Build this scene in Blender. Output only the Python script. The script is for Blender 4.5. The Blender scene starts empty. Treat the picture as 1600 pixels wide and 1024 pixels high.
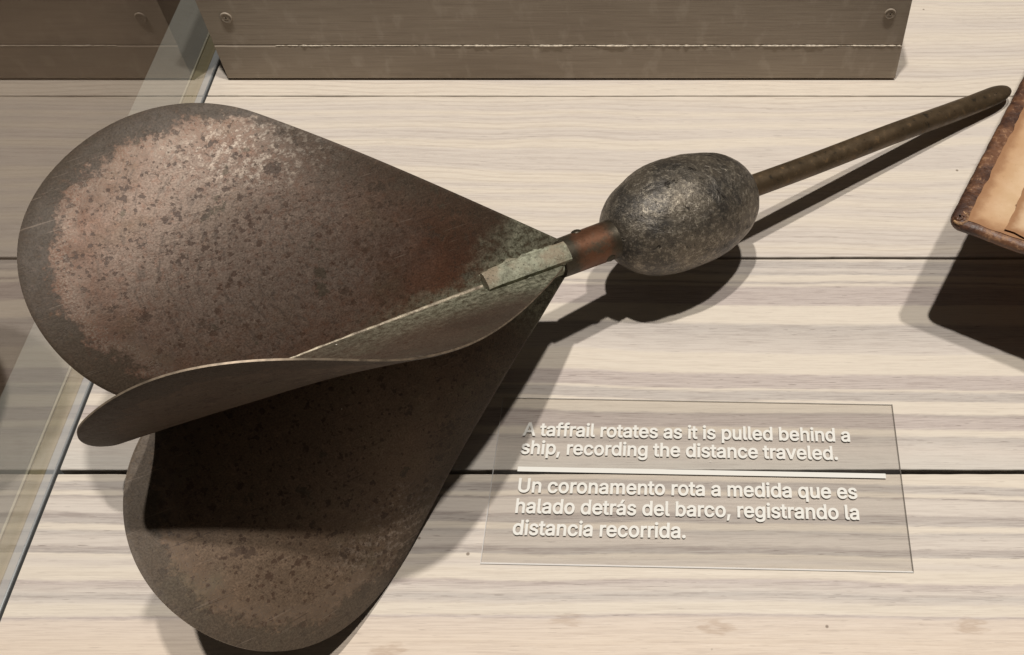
import bpy, math, random
import numpy as np
from mathutils import Vector, noise as mnoise
random.seed(3); rng = np.random.default_rng(3)
R_ = math.radians
scn = bpy.context.scene
COL = scn.collection

# ---------------------------------------------------------------- camera, world, lamps, exposure
ELEV = R_(53.4)                       # the camera looks down by this angle
CAM_H = .45 * math.sin(ELEV)
cam_d = bpy.data.cameras.new('camera'); cam = bpy.data.objects.new('camera', cam_d); COL.objects.link(cam)
cam.location = (0, 0, CAM_H); cam.rotation_euler = (R_(90) - ELEV, 0, 0)
cam_d.sensor_width = 36; cam_d.lens = 1620 / 1600 * 36; cam_d.shift_x = -(1040 - 800) / 1600
cam_d.clip_start = .01; cam_d.clip_end = 50
scn.camera = cam

world = bpy.data.worlds.new('World'); scn.world = world; world.use_nodes = True
bg = world.node_tree.nodes['Background']; bg.inputs[0].default_value = (1, .9, .78, 1); bg.inputs[1].default_value = .045

def lamp(name, loc, energy, radius, col, aim=(-.03, .27, 0)):
    d = bpy.data.lights.new(name, 'SPOT'); d.energy = energy; d.shadow_soft_size = radius; d.color = col
    d.spot_size = R_(60); d.spot_blend = .6
    o = bpy.data.objects.new(name, d); COL.objects.link(o); o.location = loc
    o.rotation_euler = (Vector(loc) - Vector(aim)).to_track_quat('Z', 'Y').to_euler()
    return o
LZ = 2.2
lamp('key_spotlight', (-.02 * LZ, .30 - .05 * LZ, LZ), 128, .027, (1, .955, .895))
lamp('second_spotlight', (.17 * LZ, .30 - .05 * LZ, LZ), 106, .034, (1, .955, .895))

scn.view_settings.view_transform = 'Standard'; scn.view_settings.look = 'None'
scn.view_settings.exposure = 0; scn.view_settings.gamma = 1
scn.cycles.max_bounces = 8; scn.cycles.transparent_max_bounces = 16
scn.cycles.caustics_reflective = False; scn.cycles.caustics_refractive = False
scn.cycles.sample_clamp_indirect = 4

# ---------------------------------------------------------------- helpers
def wloc(o):
    v = Vector((0, 0, 0))
    while o: v += o.location; o = o.parent
    return v
def mk(name, verts, faces, mat, parent=None, attrs=None, smooth=True, mats=None, fmat=None, sharp=None):
    V = np.asarray(verts, float)
    if parent is not None: V = V - np.array(wloc(parent))
    me = bpy.data.meshes.new(name); me.from_pydata(V.tolist(), [], faces)
    for m in (mats or [mat]): me.materials.append(m)
    if fmat is not None: me.polygons.foreach_set('material_index', fmat)
    me.polygons.foreach_set('use_smooth', [smooth] * len(me.polygons))
    if attrs:
        for k, a in attrs.items():
            a = np.asarray(a, float)
            if a.ndim == 2:
                at_ = me.attributes.new(k, 'FLOAT_VECTOR', 'POINT'); at_.data.foreach_set('vector', a.ravel())
            else:
                at_ = me.attributes.new(k, 'FLOAT', 'POINT'); at_.data.foreach_set('value', a)
    me.update()
    if sharp is not None: me.set_sharp_from_angle(angle=R_(sharp))
    o = bpy.data.objects.new(name, me); COL.objects.link(o)
    if parent is not None: o.parent = parent
    return o
def tag(o, label=None, cat=None, group=None, kind=None):
    if label: o['label'] = label
    if cat: o['category'] = cat
    if group: o['group'] = group
    if kind: o['kind'] = kind
    return o
def empty(name, loc):
    o = bpy.data.objects.new(name, None); COL.objects.link(o); o.location = loc; o.empty_display_size = .02; return o
def grid_faces(n, m, cn=False, cm=False, off=0, flip=False):
    f = []
    for i in range(n if cn else n - 1):
        for j in range(m if cm else m - 1):
            a, b, c, d = i*m + j, ((i+1) % n)*m + j, ((i+1) % n)*m + (j+1) % m, i*m + (j+1) % m
            f.append(tuple(off + q for q in ((a, d, c, b) if flip else (a, b, c, d))))
    return f
def box(x0, x1, y0, y1, z0, z1, bev=0.0):
    """box with chamfered vertical and top edges"""
    b = bev
    if b <= 0:
        v = [(x, y, z) for z in (z0, z1) for x, y in ((x0, y0), (x1, y0), (x1, y1), (x0, y1))]
        return v, [(0, 3, 2, 1), (4, 5, 6, 7), (0, 1, 5, 4), (1, 2, 6, 5), (2, 3, 7, 6), (3, 0, 4, 7)]
    v = [(x, y, z0) for x, y in ((x0, y0), (x1, y0), (x1, y1), (x0, y1))]
    v += [(x, y, z1 - b) for x, y in ((x0, y0), (x1, y0), (x1, y1), (x0, y1))]
    v += [(x, y, z1 - b*.3) for x, y in ((x0+b*.3, y0+b*.3), (x1-b*.3, y0+b*.3), (x1-b*.3, y1-b*.3), (x0+b*.3, y1-b*.3))]
    v += [(x, y, z1) for x, y in ((x0+b, y0+b), (x1-b, y0+b), (x1-b, y1-b), (x0+b, y1-b))]
    f = [(0, 3, 2, 1)]
    for k in range(3):
        for i in range(4): f.append((4*k+i, 4*k+(i+1) % 4, 4*k+4+(i+1) % 4, 4*k+4+i))
    f.append((12, 13, 14, 15)); return v, f

class NT:
    """small node-tree writer"""
    def __init__(s, name):
        s.m = bpy.data.materials.new(name); s.m.use_nodes = True; s.t = s.m.node_tree; s.t.nodes.clear()
        s.out = s.t.nodes.new('ShaderNodeOutputMaterial')
    def n(s, typ, ins=None, **kw):
        nd = s.t.nodes.new(typ)
        for k, v in kw.items(): setattr(nd, k, v)
        for k, v in (ins or {}).items():
            if isinstance(v, bpy.types.NodeSocket): s.t.links.new(v, nd.inputs[k])
            else: nd.inputs[k].default_value = v
        return nd
    def math(s, op, a, b=0.0, c=0.0, clamp=False):
        return s.n('ShaderNodeMath', {0: a, 1: b, 2: c}, operation=op, use_clamp=clamp).outputs[0]
    def vec(s, x, y, z=0.0): return s.n('ShaderNodeCombineXYZ', {0: x, 1: y, 2: z}).outputs[0]
    def noise(s, v, scale, detail=4., rough=.55, dist=0., col=False):
        nd = s.n('ShaderNodeTexNoise', {'Vector': v, 'Scale': scale, 'Detail': detail, 'Roughness': rough, 'Distortion': dist})
        return nd.outputs['Color' if col else 'Fac']
    def ss(s, x, a, b, lo=0., hi=1.):
        return s.n('ShaderNodeMapRange', {'Value': x, 'From Min': a, 'From Max': b, 'To Min': lo, 'To Max': hi}, interpolation_type='SMOOTHSTEP').outputs[0]
    def mix(s, f, a, b, mode='MIX'):
        nd = s.n('ShaderNodeMix', data_type='RGBA', blend_type=mode)
        for i, v in ((0, f), (6, a), (7, b)):
            if isinstance(v, bpy.types.NodeSocket): s.t.links.new(v, nd.inputs[i])
            else: nd.inputs[i].default_value = (tuple(v) + (1,))[:4] if i else v
        return nd.outputs[2]
    def ramp(s, x, stops, interp='LINEAR'):
        nd = s.n('ShaderNodeValToRGB', {0: x}); e = nd.color_ramp; e.interpolation = interp
        while len(e.elements) > 1: e.elements.remove(e.elements[-1])
        for i, (p, c) in enumerate(stops):
            q = e.elements[0] if i == 0 else e.elements.new(p)
            q.position = p; q.color = tuple(c) + (1,)
        return nd.outputs[0]
    def pr(s, **ins):
        d = {k.replace('_', ' '): v for k, v in ins.items()}
        b = s.n('ShaderNodeBsdfPrincipled')
        for k, v in d.items():
            if isinstance(v, bpy.types.NodeSocket): s.t.links.new(v, b.inputs[k])
            else: b.inputs[k].default_value = (tuple(v) + (1,)) if isinstance(v, tuple) and len(v) == 3 and 'Color' in k or k == 'Specular Tint' else v
        s.t.links.new(b.outputs[0], s.out.inputs[0]); return b
    def bump(s, h, strength=.3, dist=.001, nrm=None):
        ins = {'Strength': strength, 'Distance': dist, 'Height': h}
        if nrm: ins['Normal'] = nrm
        return s.n('ShaderNodeBump', ins).outputs[0]

def simple(name, col, rough=.5, metal=0., nscale=400., namp=.15, bump=.1):
    t = NT(name); c = t.n('ShaderNodeTexCoord').outputs['Object']
    k = t.noise(c, nscale, 5)
    cc = t.mix(t.ss(k, .3, .7), tuple(x*(1-namp) for x in col), tuple(x*(1+namp) for x in col))
    t.pr(Base_Color=cc, Roughness=rough, Metallic=metal, Normal=t.bump(k, bump, .0005)); return t.m

# ---------------------------------------------------------------- whitewashed planks
CREAM, PINK, WARM = (.665, .59, .495), (.645, .550, .465), (.66, .555, .452)
GREY, MAUVE, DARK, LITE, GREEN = (.490, .440, .395), (.505, .436, .395), (.44, .385, .345), (.605, .540, .475), (.58, .537, .477)
PXY = np.array([(0,.4998),(32,.4812),(64,.4634),(96,.4462),(128,.4296),(160,.4135),(192,.3981),(224,.3831),(256,.3687),(288,.3547),(320,.3411),(352,.328),(384,.3154),(416,.303),(448,.2911),(480,.2795),(512,.2683),(544,.2574),(576,.2468),(608,.2365),(640,.2265),(672,.2167),(704,.2072),(736,.198),(768,.189),(800,.1803),(832,.1717),(864,.1634),(896,.1553),(928,.1474),(960,.1397),(992,.1322),(1024,.1248),(1200,.0872)])
BANDS = {
 1: [(746,CREAM),(755,CREAM),(758,GREY),(768,GREY),(772,CREAM),(776,CREAM),(779,DARK),(782,LITE),(802,LITE),(806,DARK),(818,GREY),(821,CREAM),(827,CREAM),(831,GREY),(841,LITE),(852,LITE),(858,DARK),(865,GREY),(868,CREAM),(880,LITE),(890,CREAM),(905,CREAM),(909,MAUVE),(924,LITE),(932,GREY),(941,LITE),(946,CREAM),(961,CREAM),(965,MAUVE),(970,PINK),(1010,WARM),(1100,PINK)],
 2: [(405,CREAM),(409,GREY),(417,GREY),(420,LITE),(427,GREY),(430,CREAM),(437,CREAM),(440,DARK),(444,CREAM),(448,MAUVE),(473,MAUVE),(476,CREAM),(500,CREAM),(506,GREY),(547,LITE),(551,CREAM),(581,CREAM),(585,MAUVE),(604,MAUVE),(607,CREAM),(611,GREY),(622,GREY),(625,CREAM),(642,CREAM),(645,DARK),(650,MAUVE),(666,MAUVE),(670,CREAM),(676,CREAM),(682,GREY),(700,LITE),(732,GREEN)],
 3: [(152,CREAM),(172,LITE),(178,CREAM),(186,LITE),(197,CREAM),(204,LITE),(214,LITE),(218,CREAM),(226,CREAM),(231,LITE),(258,LITE),(264,CREAM),(276,CREAM),(284,LITE),(294,CREAM),(304,LITE),(316,CREAM),(330,LITE),(345,CREAM),(362,LITE),(378,LITE),(388,CREAM),(400,LITE)],
 4: [(-60,CREAM),(-20,LITE),(10,CREAM),(40,LITE),(60,CREAM),(84,LITE),(100,CREAM),(120,LITE),(130,CREAM),(146,CREAM)],
 5: [(-60,CREAM),(0,LITE),(40,CREAM),(120,LITE)],
}
def plank_mat(k, y0, y1, seed):
    t = NT('whitewashed_wood'); c = t.n('ShaderNodeTexCoord').outputs['Object']
    s = t.n('ShaderNodeSeparateXYZ', {0: c}); x, y, z = s.outputs
    x = t.math('ADD', x, seed * 3.7)
    w1 = t.math('SUBTRACT', t.noise(t.vec(t.math('MULTIPLY', x, 5.), t.math('MULTIPLY', y, 12.), seed), 1., 2.), .5)
    w2 = t.math('SUBTRACT', t.noise(t.vec(t.math('MULTIPLY', x, 26.), t.math('MULTIPLY', y, 90.), seed+5.), 1., 3.), .5)
    w3 = t.math('SUBTRACT', t.noise(t.vec(t.math('MULTIPLY', x, 160.), t.math('MULTIPLY', y, 900.), seed+9.), 1., 2.), .5)
    amp = {1: (.009, .0017), 2: (.012, .0018), 3: (.020, .0022)}.get(k, (.024, .002))
    yw = t.math('ADD', y, t.math('MULTIPLY', w1, amp[0])); yw = t.math('ADD', yw, t.math('MULTIPLY', w2, amp[1]))
    yw = t.math('ADD', yw, t.math('MULTIPLY', w3, .0012))
    if k in (1, 2): yw = t.math('ADD', yw, t.math('MULTIPLY', s.outputs[0], .016 if k == 2 else .006))
    f = t.math('DIVIDE', t.math('SUBTRACT', yw, y0), y1 - y0)
    st = sorted(((float(np.interp(p, PXY[:, 0], PXY[:, 1])) - y0) / (y1 - y0), q) for p, q in BANDS[k])
    base = t.ramp(f, [(min(max(p, 0), 1), q) for p, q in st][:32])
    grey = t.ss(t.n('ShaderNodeRGBToBW', {0: base}).outputs[0], .44, .59, 1., 0.)
    # growth-ring lines
    ph = t.math('MULTIPLY', yw, {3: 2*math.pi/.0031, 4: 2*math.pi/.0034}.get(k, 2*math.pi/.0042))
    ring = t.math('ADD', t.math('MULTIPLY', t.math('SINE', t.math('ADD', ph, t.math('MULTIPLY', w1, 20.))), .5), .5)
    ringm = t.math('MULTIPLY', t.math('POWER', ring, 4.), t.ss(t.noise(t.vec(t.math('MULTIPLY', x, 4.), t.math('MULTIPLY', y, 30.), seed+2.), 1., 2.), .38, .62))
    base = t.mix(t.math('MULTIPLY', ringm, .42 if k >= 3 else .2), base, t.mix(1., base, (.74, .70, .68), 'MULTIPLY'))
    # broad tone drift
    base = t.mix(t.ss(t.noise(c, 9., 2), .35, .7, 0., .35), base, t.mix(1., base, (.97, .98, 1.0), 'MULTIPLY'))
    # long fibres, stronger in the grey bands
    fb = t.noise(t.vec(t.math('MULTIPLY', x, 55.), t.math('MULTIPLY', y, 1700.), seed), 1., 4., .75)
    fb2 = t.noise(t.vec(t.math('MULTIPLY', x, 130.), t.math('MULTIPLY', y, 1500.), seed+3.), 1., 3., .7)
    base = t.mix(t.math('MULTIPLY', t.ss(fb, .46, .62), t.math('ADD', .24, t.math('MULTIPLY', grey, .34))), base, t.mix(1., base, (.60, .56, .56), 'MULTIPLY'))
    base = t.mix(t.math('MULTIPLY', t.ss(fb2, .45, .25), t.math('ADD', .10, t.math('MULTIPLY', grey, .28))), base, CREAM)
    fb3 = t.noise(t.vec(t.math('MULTIPLY', x, 26.), t.math('MULTIPLY', y, 3800.), seed+6.), 1., 2., .6)
    base = t.mix(t.ss(fb3, .50, .66, 0., .22), base, t.mix(1., base, (.74, .71, .70), 'MULTIPLY'))
    base = t.mix(t.ss(fb3, .46, .32, 0., .2), base, t.mix(1., base, (1.12, 1.11, 1.10), 'MULTIPLY'))
    # dark pores and short dashes
    po = t.noise(t.vec(t.math('MULTIPLY', x, 120.), t.math('MULTIPLY', y, 1900.), seed+8.), 1., 1.)
    pm = t.math('MULTIPLY', t.ss(po, .69, .76), t.math('ADD', .22, t.math('MULTIPLY', grey, .6)))
    base = t.mix(pm, base, (.17, .13, .11))
    # specks of dirt and pinholes
    vo = t.n('ShaderNodeTexVoronoi', {'Vector': c, 'Scale': 46.}); vd = vo.outputs['Distance']
    sel = t.math('GREATER_THAN', t.n('ShaderNodeSeparateColor', {0: vo.outputs['Color']}).outputs[0], .55)
    base = t.mix(t.math('MULTIPLY', t.math('MULTIPLY', t.ss(vd, .042, .022), sel), .75), base, (.13, .09, .06))
    # painted-over knots and small dimples near the front edge
    if k == 1:
        vk = t.n('ShaderNodeTexVoronoi', {'Vector': t.vec(t.math('MULTIPLY', x, 17.), t.math('MULTIPLY', y, 34.), 0.), 'Scale': 1., 'Randomness': .8}, voronoi_dimensions='2D')
        low = t.ss(y, .148, .134)
        kd = t.math('ADD', vk.outputs['Distance'], t.math('MULTIPLY', w3, .25))
        kn = t.math('MULTIPLY', t.math('MULTIPLY', t.ss(kd, .12, .03), low), t.ss(kd, .0, .05, .4, 1.))
        base = t.mix(t.math('MULTIPLY', kn, .55), base, (.38, .27, .19))
    h = t.math('ADD', t.math('MULTIPLY', fb, .6), t.math('MULTIPLY', ring, .35))
    h = t.math('SUBTRACT', h, t.math('MULTIPLY', pm, 1.5))
    t.pr(Base_Color=base, Roughness=t.ss(fb2, .3, .7, .48, .66), Specular_IOR_Level=.35, Normal=t.bump(h, .22, .0004))
    return t.m

deck_y = [-.0232, .0872, .1977, .3080, .41848, .5290, .6395]
gaps = {.0872: .0016, .1977: .0019, .3080: .00155, .41848: .0008, .5290: .001}
mdark = simple('dark_gap_and_shade', (.02, .015, .012), .9)
DX0, DX1 = -.2385, .62
v, f = box(DX0 + .0005, DX1, deck_y[0], deck_y[-1], -.03, -.0165)
deck = tag(mk('display_deck', v, f, mdark, smooth=False), kind='structure')
def wob(x, s, amp=.00016):
    return amp * (mnoise.noise(Vector((x*18, s, 0))) * 1.6 + mnoise.noise(Vector((x*140, s+4, 0))) * .9)
for i in range(6):
    y0, y1 = deck_y[i], deck_y[i+1]
    g0, g1 = gaps.get(y0, .001)/2, gaps.get(y1, .001)/2
    k = {0: 1, 1: 1, 2: 2, 3: 3, 4: 4, 5: 5}[i]
    m = plank_mat(k, y0, y1, 1.3*i + .4)
    xs = np.linspace(DX0, DX1, 430); prof = []
    for x in xs:
        a, b = y0 + g0 + wob(x, i*7.1), y1 - g1 + wob(x, i*7.1 + 3)
        c = .0004
        prof.append([(x, a, -.016), (x, a, -c*1.2), (x, a + c*.5, -c*.3), (x, a + c*1.6, 0), (x, b - c*1.6, 0), (x, b - c*.5, -c*.3), (x, b, -c*1.2), (x, b, -.016)])
    P = np.array(prof); n_ = len(xs)
    fs = grid_faces(n_, 8, cm=True)
    fs += [tuple(range(8)), tuple((n_-1)*8 + q for q in reversed(range(8)))]
    mk('plank', P.reshape(-1, 3), fs, m, deck, smooth=False)

# ---------------------------------------------------------------- glass side of the case
GX = -.2396
def glass_mat(name, r0, tint):
    t = NT(name)
    f_ = t.math('ADD', r0, 0.)          # half-mirror coating: much the same at every angle
    tr = t.n('ShaderNodeBsdfTransparent', {0: tint + (1,)}); gl = t.n('ShaderNodeBsdfGlossy', {'Color': (.96, .93, .9, 1), 'Roughness': .02})
    mx = t.n('ShaderNodeMixShader', {0: f_, 1: tr.outputs[0], 2: gl.outputs[0]}); t.t.links.new(mx.outputs[0], t.out.inputs[0]); return t.m
mglass = glass_mat('case_glass', .36, (.90, .892, .872)); mglass_back = glass_mat('case_glass_back', .04, (.95, .96, .95))
v, f = box(GX - .006, GX, -.1, .75, -.004, .62)
gl_ = mk('case_side_glass', v, f, mglass, smooth=False, mats=[mglass_back, mglass], fmat=[0, 0, 0, 1, 0, 0])
tag(gl_, 'upright clear glass pane along the left end of the deck, mirroring the planks', 'glass pane')
ch = empty('glass_channel', (-.245, .3, 0))
tag(ch, 'long pale metal channel holding the foot of the glass pane at the left', 'metal channel')
def strip(name, x0, x1, z0, z1, mat, par=ch, bev=.0006):
    v, f = box(x0, x1, -.1, .75, z0, z1, bev); return mk(name, v, f, mat, par, smooth=False)
strip('lip', -.2442, -.24005, -.012, -.0001, simple('brushed_steel', (.78, .82, .86), .35, .35, 60, .08))
strip('gasket', -.2506, -.24425, -.012, -.0003, simple('olive_gasket', (.40, .345, .22), .55, 0, 90, .08))
strip('outer_lip', -.2516, -.25065, -.012, .0002, simple('cream_metal', (.70, .66, .54), .4, 0, 90, .05), bev=.0002)
v, f = box(-.276, -.2520, -.1, .75, -.03, -.0008, .0006)
tag(mk('outer_ledge', v, f, simple('grey_ledge_paint', (.34, .325, .30), .5, 0, 30, .06), smooth=False), kind='structure')
v, f = box(-1.6, 1.2, -.6, 1.6, -.5, -.45)
tag(mk('floor', v, f, simple('warm_floor', (.095, .063, .042), .6, 0, 8, .2), smooth=False), kind='structure')

# ---------------------------------------------------------------- wooden block with plugs at the back
blk = empty('wooden_block', (-.055, .48, 0))
tag(blk, 'taupe painted wooden block standing behind the rotor, with a chipped seam and two screw plugs', 'wooden block')
def taupe(seed):
    t = NT('taupe_paint'); c = t.n('ShaderNodeTexCoord').outputs['Object']
    s = t.n('ShaderNodeSeparateXYZ', {0: c}); x, y, z = s.outputs
    zz = t.math('ADD', z, t.math('MULTIPLY', y, 1.))
    w = t.noise(t.vec(t.math('MULTIPLY', x, 7.), t.math('MULTIPLY', zz, 22.), seed), 1., 3.)
    fb = t.noise(t.vec(t.math('MULTIPLY', x, 30.), t.math('MULTIPLY', zz, 900.), seed), 1., 4., .7)
    vt = t.noise(t.vec(t.math('MULTIPLY', x, 130.), t.math('MULTIPLY', zz, 60.), seed), 1., 3.)
    kd = t.n('ShaderNodeVectorMath', {0: t.vec(t.math('MULTIPLY', t.math('ADD', x, .0355), .30), t.math('SUBTRACT', z, -.002), 0.)}, operation='LENGTH').outputs[1]
    kd = t.math('ADD', kd, t.math('MULTIPLY', w, .003))
    rg = t.math('ADD', t.math('MULTIPLY', t.math('SINE', t.math('MULTIPLY', kd, 900.)), .5), .5)
    b = t.mix(t.ss(w, .3, .7), (.285, .235, .182), (.345, .288, .226))
    b = t.mix(t.math('MULTIPLY', t.ss(kd, .026, .006), t.math('ADD', .2, t.math('MULTIPLY', rg, .35))), b, (.20, .155, .115))
    b = t.mix(t.ss(fb, .42, .70, 0., .5), b, (.21, .168, .13)); b = t.mix(t.ss(fb, .42, .25, 0., .35), b, (.50, .43, .35)); b = t.mix(t.ss(vt, .52, .72, 0., .22), b, (.55, .48, .40))
    t.pr(Base_Color=b, Roughness=.55, Specular_IOR_Level=.3, Normal=t.bump(t.math('ADD', fb, t.math('MULTIPLY', vt, .4)), .3, .0004)); return t.m
mt = taupe(1.)
BX0, BX1, BY = -.2302, .1207, .4306
def face_board(name, z0, z1, y0, seed, par=blk):
    xs = np.linspace(BX0, BX1, 260); P = []
    for x in xs:
        e0 = .00018*mnoise.noise(Vector((x*90, seed, 0))); e1 = .00022*mnoise.noise(Vector((x*130, seed+5, 0)))
        P.append([(x, y0 + .09, z0), (x, y0, z0), (x, y0, z1 - .0009 + e1), (x, y0 + .0007, z1 + e1), (x, y0 + .09, z1)])
    fs = grid_faces(len(xs), 5, cm=True) + [(4, 3, 2, 1, 0), tuple((len(xs)-1)*5 + q for q in range(5))]
    return mk(name, np.array(P).reshape(-1, 3), fs, mt, par, smooth=False)
face_board('lower_board', .0016, .0226, BY, 1.)
face_board('upper_board', .0229, .11, BY + .0004, 9.)
v, f = box(BX0 + .004, BX1 - .004, BY + .006, BY + .085, .00002, .0017); mk('shadow_foot', v, f, mdark, blk, smooth=False)  # inset near-black foot: shadow line under the block put into its colour
mchip = simple('bare_chipped_edge', (.50, .43, .34), .6, 0, 900, .35, .3)
P = []
xs = np.linspace(-.199, BX1 - .001, 420)
for x in xs:
    n0 = mnoise.noise(Vector((x*60, 3, 0))); n1 = mnoise.noise(Vector((x*420, 8, 0)))
    w_ = max(0., .00018 + .0004*n0 + .0004*n1) * (.25 if -.175 < x < -.115 else 1)
    zc = .0226 - .0002 + .0002*n1
    P.append([(x, BY + .0006, zc - w_), (x, BY - .00045*min(1, w_/.0004), zc - w_*.3), (x, BY - .0003*min(1, w_/.0004), zc + w_*.4), (x, BY + .0008, zc + w_)])
mk('chipped_seam', np.array(P).reshape(-1, 3), grid_faces(len(xs), 4), mchip, blk, smooth=False)
def lathe_y(cx, cy, cz, prof, n=28):
    V = []
    for r, d in prof: V += [(cx + r*math.cos(a), cy + d, cz + r*math.sin(a)) for a in np.linspace(0, 2*math.pi, n, endpoint=False)]
    f = grid_faces(len(prof), n, cm=True, flip=False); f.append(tuple((len(prof)-1)*n + q for q in range(n))); return V, f
for cx, cz in ((-.2184, .0395), (.1112, .0418)):
    V, F_ = lathe_y(cx, BY + .0004, cz, [(.0030, .0005), (.0029, -.0005), (.0024, -.0008), (.0021, -.0004), (.0014, -.0006), (.0004, -.0006)])
    mk('screw_plug', V, F_, mt, blk)

# ---------------------------------------------------------------- the taffrail log rotor
PAR = dict(S=.14537, R=.35425, cu=.91731, cv=.29762, phA=2.01612, phB=.39156, phC=-.96127, phD=-2.6183, tw=.18774, c0=-.10833, c1=1.32143,
           c2=-.89536, u0=-.06771, twA=-.2238, twB=-.0898, twC=.38022, twD=-.0638, kA=.72147, kB=.61347, kC=-1.36241, kD=.03296,
           uA=-.0092, uB=.01979, uC=-.00465, uD=.00311)
P0 = np.array([-.04214761, .26467624, .0500437]); P1 = np.array([.17, .4113, .007])
AX = P0 - P1; AX /= np.linalg.norm(AX)                     # points to the blade end
E1 = np.cross(AX, [0, 0, 1.]); E1 /= np.linalg.norm(E1)
if E1[1] > 0: E1 = -E1
E2 = np.cross(E1, AX)
if E2[2] < 0: E2 = -E2
rotor = empty('taffrail_log_rotor', (P0[0], P0[1], 0))
tag(rotor, 'old patinated copper taffrail log rotor with four rounded blades, lead weight and long rod', 'ship log rotor')
def axp(t): return P0 + AX * t
def par(k, q): return PAR[q]
def outline(k, n1=90, n2=240):
    R, cu, cv = par(k, 'R'), par(k, 'cu'), par(k, 'cv')
    D = math.hypot(cu, cv); al = math.atan2(cv, cu); ang = al + math.asin(R/D); L = math.sqrt(D*D - R*R)
    line = np.stack([np.linspace(0, L*math.cos(ang), n1, endpoint=False), np.linspace(0, L*math.sin(ang), n1, endpoint=False)], 1)
    th = np.linspace(ang + math.pi/2, .52 if k == 'B' else -math.asin(cv/R), n2)
    o = np.concatenate([line, np.stack([cu + R*np.cos(th), cv + R*np.sin(th)], 1)])
    if k == 'B':                       # the raised blade is trimmed closer at its heel
        q = np.linspace(0, 1, 60)[1:, None]; e = np.array((1.10, 0)); c1 = o[-1] + np.array((math.sin(.52), -math.cos(.52)))*.15; c2 = e + np.array((.045, .165))
        o = np.concatenate([o, (1-q)**3*o[-1] + 3*(1-q)**2*q*c1 + 3*(1-q)*q*q*c2 + q**3*e])
    d = np.concatenate([[0], np.cumsum(np.hypot(*np.diff(o, axis=0).T))]); s = np.linspace(0, d[-1], 190)
    return np.stack([np.interp(s, d, o[:, 0]), np.interp(s, d, o[:, 1])], 1)
def bend(u, v, k, NV=40):
    tw = PAR['tw'] + PAR['tw'+k]; c0 = PAR['c0'] + PAR['k'+k]; off = PAR['u0'] + PAR['u'+k]
    uu = u + off
    s = np.linspace(0, 1, NV)[None] * v[:, None]
    ang = PAR['ph'+k] + tw*uu[:, None] + (c0 + par(k, 'c1')*uu[:, None])*s + par(k, 'c2')*s*s
    d = v[:, None]/(NV-1); mid = (ang[:, 1:] + ang[:, :-1])/2
    x = (np.cos(mid)*d).sum(1); y = (np.sin(mid)*d).sum(1)
    return P0 + PAR['S']*(uu[:, None]*AX + x[:, None]*E1 + y[:, None]*E2)
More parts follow.
